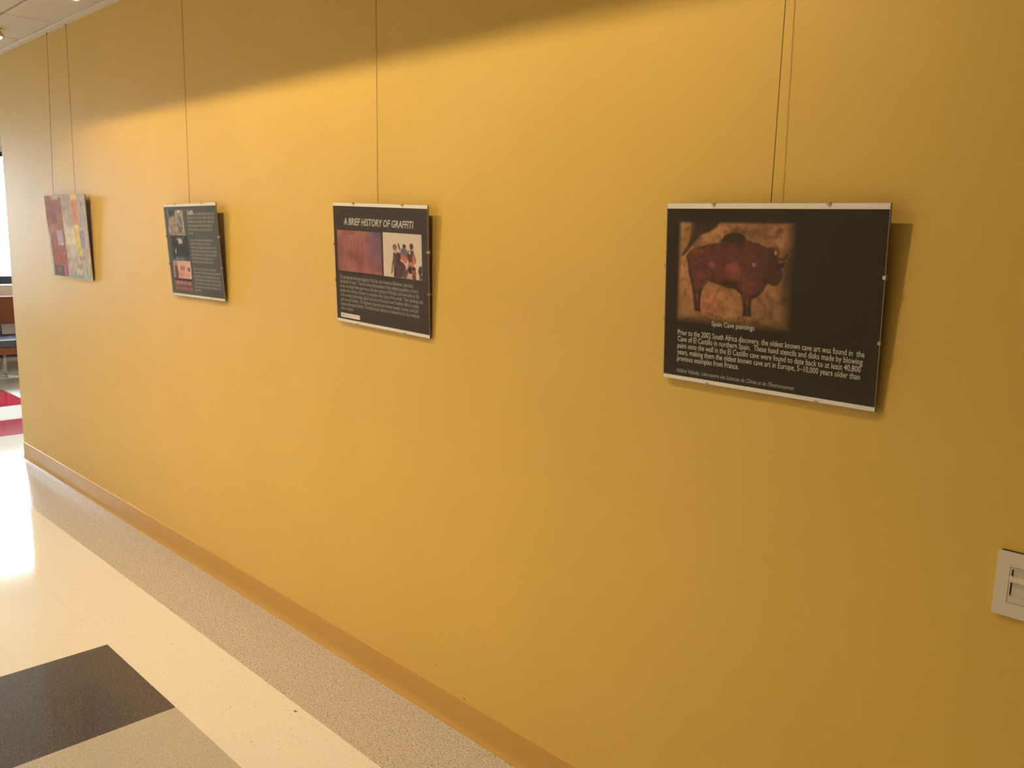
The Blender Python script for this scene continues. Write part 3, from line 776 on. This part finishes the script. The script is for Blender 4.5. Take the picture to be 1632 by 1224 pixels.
# ---- abstract patchwork painting
P1 = poster('painting', 'abstract patchwork painting in rust, pink and lilac near the wall end', (-5.2335, 1.2954, -0.0200, 0.0449, 0.0141, -0.0064), 0.6225, 0.4593, glass=False, clips=False, back=M['backing'])
P1['t']['category'] = 'painting'
obj('canvas', nbox(-0.31125, 0.31125, 0.0006, 0.0031, 0, 0.4593), M['canvas'], P1['t'])
W1 = (236, 218, 210)
c = Pic(0.004, 0.004, 0.994, 0.994, 150, 120, W1, 0.74)
c.fill((188, 160, 146)); n1 = vnoise(c.A, c.B, 7, 6, 31, 4); n2 = vnoise(c.A, c.B, 5, 9, 32, 4)
c.mix((n1-0.5)*4, (206, 182, 166)); c.mix((0.42-n1)*4, (168, 136, 124))
c.poly([(0.0, 0.0), (0.425, 0.03), (0.43, 0.33), (0.44, 0.55), (0.455, 0.83), (0.06, 0.87), (0.055, 0.5), (0.0, 0.3)], (158, 92, 66), 0.012)
c.poly([(0.05, 0.1), (0.26, 0.08), (0.28, 0.32), (0.10, 0.36)], (142, 76, 58), 0.05, 0.7); c.poly([(0.28, 0.22), (0.42, 0.2), (0.43, 0.38), (0.30, 0.40)], (164, 108, 52), 0.04, 0.7)
c.poly([(0.07, 0.62), (0.4, 0.66), (0.44, 0.84), (0.07, 0.86)], (170, 84, 58), 0.05, 0.8); c.poly([(0.06, 0.36), (0.25, 0.36), (0.24, 0.42), (0.07, 0.48)], (182, 118, 96), 0.03, 0.8)
c.poly([(0.155, 0.0), (0.36, 0.0), (0.35, 0.05), (0.22, 0.06)], (196, 168, 156), 0.012)
c.poly([(0.0, 0.42), (0.045, 0.5), (0.065, 0.82), (0.055, 1.0), (0.0, 1.0)], (214, 204, 186), 0.02)
c.poly([(0.43, 0.0), (0.665, 0.0), (0.69, 0.40), (0.48, 0.42)], (176, 150, 138), 0.02, 0.8)
c.poly([(0.655, 0.0), (0.83, 0.0), (0.83, 0.055), (0.665, 0.06)], (222, 190, 128), 0.012)
c.poly([(0.675, 0.06), (0.825, 0.06), (0.80, 0.36), (0.71, 0.37)], (216, 134, 96), 0.015); c.poly([(0.69, 0.2), (0.80, 0.2), (0.79, 0.36), (0.71, 0.36)], (196, 122, 92), 0.03, 0.6)
c.poly([(0.84, 0.0), (1.0, 0.0), (0.985, 0.38), (0.815, 0.38)], (176, 158, 156), 0.015); c.blob(0.905, 0.11, 0.02, 0.04, (106, 92, 100), 0.7)
c.poly([(0.47, 0.38), (0.70, 0.38), (0.69, 0.58), (0.46, 0.6)], (226, 200, 168), 0.04, 0.8)
c.poly([(0.708, 0.36), (0.785, 0.35), (0.825, 0.68), (0.745, 0.70)], (222, 188, 84), 0.012); c.poly([(0.72, 0.54), (0.80, 0.54), (0.825, 0.68), (0.745, 0.70)], (206, 186, 66), 0.02, 0.7)
c.poly([(0.80, 0.42), (0.925, 0.42), (0.925, 0.63), (0.825, 0.63)], (164, 140, 168), 0.012); c.blob(0.832, 0.49, 0.02, 0.015, (170, 70, 90), 0.6); c.poly([(0.925, 0.42), (0.965, 0.42), (0.97, 0.63), (0.925, 0.63)], (196, 182, 186), 0.012, 0.8)
c.poly([(0.235, 0.425), (0.385, 0.425), (0.39, 0.61), (0.245, 0.61)], (192, 150, 156), 0.012); c.blob(0.35, 0.595, 0.05, 0.02, (232, 212, 204), 0.7)
c.blob(0.30, 0.63, 0.1, 0.03, (140, 92, 84), 0.8, 0.8); c.blob(0.37, 0.71, 0.02, 0.015, (230, 180, 150), 0.7)
c.poly([(0.075, 0.86), (0.345, 0.85), (0.345, 1.0), (0.075, 1.0)], (110, 76, 66), 0.012); c.blob(0.2, 0.92, 0.06, 0.05, (160, 124, 108), 0.9, 0.7)
c.poly([(0.36, 0.84), (0.435, 0.84), (0.435, 1.0), (0.37, 1.0)], (168, 72, 92), 0.012)
c.blob(0.80, 0.745, 0.13, 0.04, (146, 104, 88), 0.9, 0.7)
c.poly([(0.49, 0.955), (0.65, 0.935), (0.95, 0.95), (0.95, 1.0), (0.48, 1.0)], (150, 158, 158), 0.02); c.poly([(0.66, 0.88), (0.77, 0.88), (0.77, 0.95), (0.66, 0.95)], (216, 192, 178), 0.015); c.poly([(0.81, 0.83), (0.96, 0.83), (0.96, 0.98), (0.83, 0.98)], (178, 172, 164), 0.02)
c.poly([(0.87, 0.84), (0.9, 0.84), (0.92, 0.96), (0.89, 0.97)], (112, 120, 124), 0.015, 0.7)
c.mottle(22, 18, 0.30, 33); c.mottle(60, 50, 0.12, 34)
c.build('painted_surface', P1, P1['t'], 0.0003)

# ------------------------------------------------------------------ picture wires
def wire(top, bot, label):
    b = bmesh.new(); tube(b, top, bot, 0.0009, 8)
    t = thing('picture_wire', label, 'wire', top, 'picture wires')
    o = obj('cable', b, M['wire'], t, True); o.location = (-top[0], -top[1], -top[2])
    b = bmesh.new(); tube(b, (top[0], top[1], CZ-0.012), (top[0], top[1], CZ+0.0005), 0.0025, 10)
    o = obj('rail_hook', b, M['wire'], t, True); o.location = (-top[0], -top[1], -top[2])
WY, WT = -0.0275, -0.012
wire((-5.408, WT, CZ), (-5.433, WY, 1.72), 'leftmost picture wire, left of the two holding the abstract painting')
wire((-5.100, WT, CZ), (-5.072, WY, 1.72), 'right one of the two wires holding the abstract painting')
wire((-3.704, WT, CZ), (-3.674, WY, 1.64), 'picture wire above the dark poster with painted glare haze')
wire((-2.338, WT, CZ), (-2.309, WY, 1.62), 'picture wire above the A BRIEF HISTORY OF GRAFFITI poster')
wire((-0.934, WT, CZ), (-0.927, WY, 1.61), 'picture wire above the red animal poster')

# ------------------------------------------------------------------ wall switch
sx, sz = -0.432, 0.9130     # lower left corner
SH, SW = 0.121, 0.124
t = thing('light_switch', 'white two-gang wall switch plate with slider inserts at right edge', 'light switch', (sx+SW/2, 0, sz))
def sp(name, m, x0, x1, y0, y1, z0, z1, bev=0.0, parent=None):
    o = obj(name, nbox(x0-SW/2, x1-SW/2, y0, y1, z0, z1, bevel=bev), m, parent or t); return o
sp('gasket', M['plate_slot'], 0.005, SW-0.004, -0.0042, 0.0, 0.006, SH+0.0012)
b = bmesh.new()
xs = [0, 0.0225, 0.0555, 0.0685, 0.1015, SW]; zs = [0, 0.0265, 0.0945, SH]
for i in range(5):
    for j in range(3):
        if i in (1, 3) and j == 1: continue
        box(b, xs[i]-SW/2, xs[i+1]-SW/2, -0.0095, -0.0042, zs[j], zs[j+1])
bmesh.ops.remove_doubles(b, verts=b.verts[:], dist=1e-5)
obj('plate', b, M['plate'], t)
for a in (0.0225, 0.0685):
    ins = sp('insert', M['plate_in'], a+0.0006, a+0.0324, -0.0070, -0.003, 0.0271, 0.0939)
    fr = bmesh.new()
    for (x0, x1, z0, z1) in ((0.0010, 0.0035, 0.0276, 0.0934), (0.0295, 0.0320, 0.0276, 0.0934), (0.0035, 0.0295, 0.0276, 0.0400), (0.0035, 0.0295, 0.0908, 0.0934)):
        box(fr, a+x0-SW/2, a+x1-SW/2, -0.0100, -0.0070, z0, z1)
    obj('insert_frame', fr, M['plate_in'], ins)
    for z0, z1 in ((0.0425, 0.0655), (0.0790, 0.0895)):
        obj('slot', nbox(a+0.0036-SW/2, a+0.0052-SW/2, -0.0082, -0.0069, z0, z1), M['plate_slot'], ins)
    sp('slider_bar', M['plate'], a+0.0020, a+0.0315, -0.0145, -0.0070, 0.0672, 0.0775, 0.0012)

# ------------------------------------------------------------------ bench in front of the window
t = thing('waiting_bench', 'waiting bench with orange wood back and dark blue seat below the window', 'bench', (-9.9, 0.6, 0))
def bp(name, m, x0, x1, y0, y1, z0, z1, bev=0.0, parent=None):
    return obj(name, nbox(x0+9.9, x1+9.9, y0-0.6, y1-0.6, z0, z1, bevel=bev), m, parent or t)
BY0, BY1 = -0.45, 1.75
bp('backrest', M['orange'], -10.235, -10.185, BY0, BY1, 0.555, 0.845, 0.008)
for y0, y1 in ((BY0, 0.64), (0.66, BY1)):
    s = bp('seat_cushion', M['navy'], -9.90, -9.60, y0, y1, 0.375, 0.452, 0.012)
    bp('rear_cushion', M['navy'], -10.17, -9.905, y0, y1, 0.375, 0.449, 0.012)
bp('seat_rail', M['orange'], -10.16, -9.61, BY0+0.01, BY1-0.01, 0.305, 0.374, 0.004)
for y in (BY0+0.2, 0.835, BY1-0.2):
    for x in (-10.12, -9.70):
        b = bmesh.new(); tube(b, (x+9.9, y-0.6, 0.306), (x+9.9, y-0.6, 0.03), 0.02, 16); tube(b, (x+9.9, y-0.6, 0.03), (x+9.9, y-0.6, 0.0), 0.027, 16)
        if x < -10 or y != 0.835: obj('leg', b, M['chrome'], t, True)
        else: b.free()
    b = bmesh.new(); tube(b, (-10.15+9.9, y-0.6, 0.34), (-10.2+9.9, y-0.6, 0.60), 0.014, 12)
    obj('back_support', b, M['navy'], t, True)
bp('stretcher', M['navy'], -10.13, -10.11, BY0+0.2, BY1-0.2, 0.21, 0.24)

# ------------------------------------------------------------------ a crumb on the tiles
b = bmesh.new()
pts = [(0.0, 0.0), (0.008, -0.002), (0.014, 0.001), (0.013, 0.004), (0.006, 0.003), (0.0, 0.003)]
prism(b, [(p-0.007, q_) for p, q_ in pts], 0.0, 0.0015, 'z')
o = obj('floor_crumb', b, M['smudge']); o.location = (-2.369, -0.332, 0.0); o.rotation_euler.z = 0.2
tag(o, 'tiny dark crumb lying on a cream tile beside the speckled border', 'debris')
